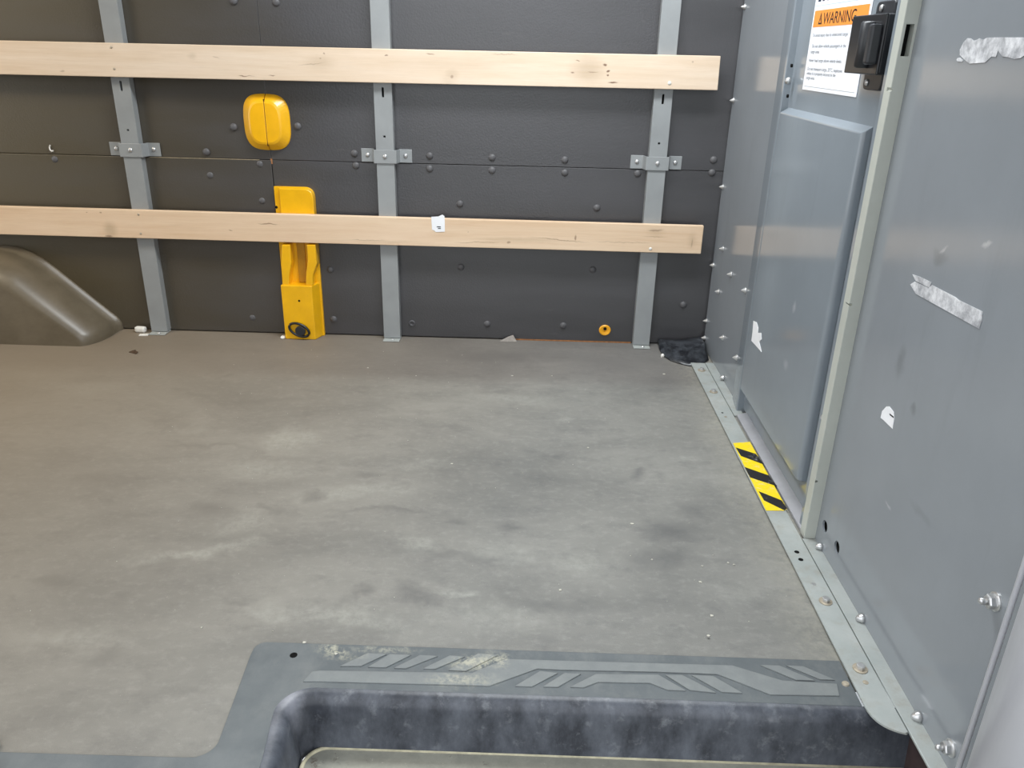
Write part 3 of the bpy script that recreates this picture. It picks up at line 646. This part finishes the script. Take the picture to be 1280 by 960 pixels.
# ---- warning sign on the door
XS_ = XB+.0046
sg = empty('warning_sign', (XS_, 1.735, .83), 'white warning sign with an orange band and small print on the partition door', 'sign')
yA, yB = 1.895, 1.578        # left (far) and right (near) ends
def dpl(name, ya, yb, za, zb, x, mat, parent, t=.0004):
    bm = new(); box(bm, x-t, x, min(ya,yb), max(ya,yb), za, zb); return obj(name, bm, mat, parent)
dpl('sign_board', yA, yB, .8305, 1.06, XS_, SIGNW, sg, .0008)
dpl('orange_band', yA-.008, yB+.010, .9555, .9875, XS_-.0008, SIGNO, sg)
def text(s, y, z, size, mat, name, x=XS_-.0010, sx=1.):
    cu = bpy.data.curves.new(name, 'FONT'); cu.body = s; cu.size = size; cu.extrude = .0001
    o = bpy.data.objects.new(name, cu); COL.objects.link(o); bpy.context.view_layer.update()
    me = bpy.data.meshes.new_from_object(o.evaluated_get(bpy.context.evaluated_depsgraph_get())); bpy.data.objects.remove(o)
    # text x -> -Y, text y -> +Z, normal -> -X
    me.transform(Matrix(((0,0,-1,0),(-sx,0,0,0),(0,1,0,0),(0,0,0,1)))); me.materials.clear(); me.materials.append(mat)
    q = bpy.data.objects.new(name, me); COL.objects.link(q); q.parent = sg; q.location = Vector((x, y, z)) - wloc(sg); return q
text('WARNING', yA-.068, .9605, .031, INK, 'warning_lettering', XS_-.0014, 1.22)
for i, (pp, mt, dx) in enumerate(((((yA-.040,.9605),(yA-.062,.9605),(yA-.051,.984)), INK, 0), (((yA-.046,.9635),(yA-.056,.9635),(yA-.051,.976)), SIGNO, .0002))):
    bm = new(); prism(bm, [(XS_-.0013-dx, y, z) for y, z in pp], (-.0002,0,0)); obj('warning_triangle', bm, mt, sg)
bm = new(); box(bm, XS_-.0019, XS_-.0016, yA-.0518, yA-.0502, .9655, .972); obj('warning_triangle_mark', bm, INK, sg)
for s_, y, z in (('To avoid injury due to unsecured cargo:', .016, .9365), ('Do not allow vehicle passengers in the', .022, .9155), ('cargo area.', .018, .9045), ('Never load cargo above vehicle limits.', .016, .8875),
                 ('Do not transport cargo, 25°C, explosive', .014, .8705), ('unless it is properly secured in the', .014, .8615), ('cargo area.', .014, .8525)):
    text(s_, yA-y, z, .0095, INKGREY, 'small_print', sx=1.35)
dpl('print_rule', yA-.01, yB+.01, .8375, .8382, XS_-.0008, INKGREY, sg, .0002)
for i in range(9):
    y = yA-.018-i*.027; dpl('heading_stroke', y, y-(.012 if i % 3 else .017), 1.0045, 1.045, XS_-.0008, INKBLUE, sg, .0003)
dpl('heading_panel', yA-.006, yB+.006, .996, .9975, XS_-.0008, plain('sign_rule', S(190, 205, 222), .5), sg, .0002)

# ---- adhesive tape remains and stickers on the partition
def scrap(name, pts, label, cat, mat=TAPE, x=XB, group=None, t=.0007):
    bm = new(); prism(bm, [B(px, py, x-.0002) for px, py in pts], (-t,0,0)); o = obj(name, bm, mat, None); tag(o, label, cat, group); return o
def z5(l): return [(1160+x*120/1280, 20+y*90/960) for x, y in l]
scrap('tape_remnant', z5([(430,450),(480,350),(530,295),(575,300),(615,330),(660,315),(690,298),(740,318),(790,290),(900,285),(1300,285),(1300,520),(1240,560),(1160,575),(1080,550),(1000,540),(940,460),(910,545),(850,540),(800,590),(765,620),(560,635),(500,590),(470,560),(430,520)]),
      'ragged torn white tape strip high on the partition', 'tape')
scrap('tape_remnant', z5([(385,585),(400,560),(430,555),(470,590),(460,612),(400,605)]), 'tiny fleck of white tape at the tip of the ragged tape strip', 'tape')
def z8(l): return [(1080+x*200/738, 300+y*260/960) for x, y in l]
scrap('tape_remnant', z8([(215,205),(235,192),(300,222),(315,208),(420,262),(440,278),(548,330),(545,375),(533,410),(240,248)]), 'slanted strip of clear silvery tape on the partition', 'tape')
scrap('tape_remnant', z8([(225,158),(260,170),(312,195),(302,220),(240,188)]), 'short tape flap above the slanted silvery tape strip', 'tape')
sk = scrap('paper_sticker', z8([(78,820),(85,790),(105,768),(118,768),(138,795),(140,825),(133,872),(92,832)]), 'torn white paper sticker low on the partition', 'sticker', PAPER)
bm = new(); prism(bm, [B(x, y, XB-.0011) for x, y in z8([(118,800),(137,815),(137,822),(118,807)])], (-.0002,0,0)); obj('printed_mark', bm, INK, sk)
scrap('paper_sticker', [(942,401),(946,403),(948,410),(947.5,416),(951.5,416),(952,424),(949,427),(952,440),(945,432),(939.5,426),(941,414)], 'torn white sticker scrap on the door pocket edge', 'sticker', PAPER, XP)

# ---- crumpled black flap in the corner
low = [(822,429),(824,437),(829,445),(838,450.5),(850,454.5),(862,457),(875,457),(886,450)]
top = [(822,428),(826,427),(832,426),(840,425),(850,424),(862,422.5),(874,421),(886,420)]
bm = new(); nv = 8; grid = []
for i in range(len(low)*3-2):
    t = i/3; k = min(int(t), len(low)-2); f_ = t-k
    lp = Vector(low[k]).lerp(Vector(low[k+1]), f_); tp = Vector(top[k]).lerp(Vector(top[k+1]), f_)
    a = F(lp.x, lp.y, .003); b = W(tp.x, tp.y, YW-.006); b.x = min(b.x, XB-.007); b.z = max(b.z, .02)
    row = []
    for j in range(nv+1):
        s_ = j/nv; p = a.lerp(b, s_); p.z = .003+(b.z-.003)*s_**1.6 + .010*math.sin(math.pi*s_)
        nz = mnoise.noise(Vector((p.x*38, p.y*26, s_*3)))
        p.z = max(.003, p.z + .011*nz*math.sin(math.pi*min(1, s_*1.2+.06))); p.x = min(p.x, XB-.006); p.y = min(p.y, YW-.004)
        row.append(bm.verts.new(p))
    grid.append(row)
for A, Bq in zip(grid, grid[1:]):
    for j in range(nv): bm.faces.new((A[j], A[j+1], Bq[j+1], Bq[j]))
fl_ = obj('corner_flap', bm, FLAP, None, smooth=True); so = fl_.modifiers.new('thick', 'SOLIDIFY'); so.thickness = .0025; so.offset = 1
tag(fl_, 'crumpled black rubber flap in the corner between wall and partition', 'flap')

# ---- bits on the floor
def scrapbox(name, c, sx, sy, sz, rot, mat, label, cat, group=None):
    bm = new(); box(bm, -sx/2, sx/2, -sy/2, sy/2, 0, sz)
    bmesh.ops.transform(bm, matrix=Matrix.Translation(c) @ Matrix.Rotation(math.radians(rot), 4, 'Z'), verts=bm.verts)
    o = obj(name, bm, mat, None, min(sx, sy, sz)*.3); return tag(o, label, cat, group)
p = F(175,411,0); p.y = 2.485; scrapbox('plastic_block', (-1.275, 2.492, .0), .036, .02, .02, -6, WHITE, 'small white plastic block against the wall by the wheel arch', 'block')
scrapbox('plastic_chip', (-1.252, 2.462, .0), .028, .016, .004, 10, WHITE, 'flat white chip beside the foot of the steel post', 'chip')
p = F(354,422.5,0); bm = new(); lathe(bm, p, (0,0,1), [(.009,0),(.011,.003),(.008,.007),(0,.008)], 10, 1.2, .8); tag(obj('white_pellet', bm, WHITE, None, smooth=True), 'white pellet on the floor beside the yellow housing', 'pellet')
bm = new(); a = W(624,422,YW-.012); a.z = .0005
P = [(a.x,YW-.02,.0005),(a.x+.06,YW-.02,.0005),(a.x+.046,YW-.004,.019),(a.x+.03,YW-.004,.013)]
prism(bm, P, (0,-.0012,.0004)); tag(obj('torn_card', bm, CARD, None), 'torn grey card scrap leaning at the foot of the wall', 'card')
c0 = F(167,441,0); bm = new(); prism(bm, [c0+Vector(q) for q in ((-.016,.002,.0005),(-.004,-.004,.0005),(.013,-.012,.0005),(.017,-.004,.004),(.003,.004,.006),(.0,.017,.003),(-.005,.008,.004))], (0,0,.0015)); tag(obj('dry_leaf', bm, LEAF, None), 'curled dry brown leaf scrap on the floor', 'leaf')
for q, lab in (((828,446.5),'white bolt cap at the edge of the black flap'), ((819,426.5),'white fleck between steel post and black flap')):
    p = F(*q, 0); bm = new(); lathe(bm, p, (0,0,1), [(.006,0),(.006,.006),(.004,.011),(0,.012)], 10); tag(obj('white_stud', bm, WHITESCREW, None, smooth=True), lab, 'stud')
bm = new()
known = [(510,551),(711,528),(917,706),(910,704),(878,708),(252,785),(565,580),(460,853),(475,536),(460,460),(520,470),(700,738),(875,728),(815,700),(885,797),(890,770),(690,470),(735,560),(640,470),(830,468),(380,806),(1065,855),(790,655),(420,820)]
def flake(p, r):
    k = random.randint(3, 5); a0 = random.random()*6
    prism(bm, [p+Vector((r*random.uniform(.5,1.2)*math.cos(a0+2*math.pi*i/k), r*random.uniform(.4,1)*math.sin(a0+2*math.pi*i/k), .0004)) for i in range(k)], (0,0,.0012))
for q in known:
    p = F(*q, 0.); flake(p + Vector((0,0,ZT if 795 < q[1] else 0)), random.uniform(.0022,.0042))
for _ in range(80):
    flake(Vector((random.uniform(-.9,.5), random.uniform(1.05,2.4), 0)), random.uniform(.0006,.0013))
gr = obj('grit', bm, GRIT, None); tag(gr, 'pale grit and paper flecks scattered over the cargo floor', 'grit', kind='stuff')

# ---- yellow anchor by the side opening
an = empty('yellow_anchor', (-.71,.79,ZT), 'yellow anchor strap with a steel bolt beside the side opening', 'anchor')
bm = new(); box(bm, -.76, -.688, .745, .772, ZT, ZT+.006); obj('anchor_strap', bm, YELLOW, an, .001)
bm = new(); lathe(bm, (-.714,.795,ZT), (0,0,1), [(.014,0),(.014,.004),(.010,.006),(.010,.014),(.006,.018),(0,.019)], 16); obj('anchor_bolt', bm, ZINC, an, smooth=True)
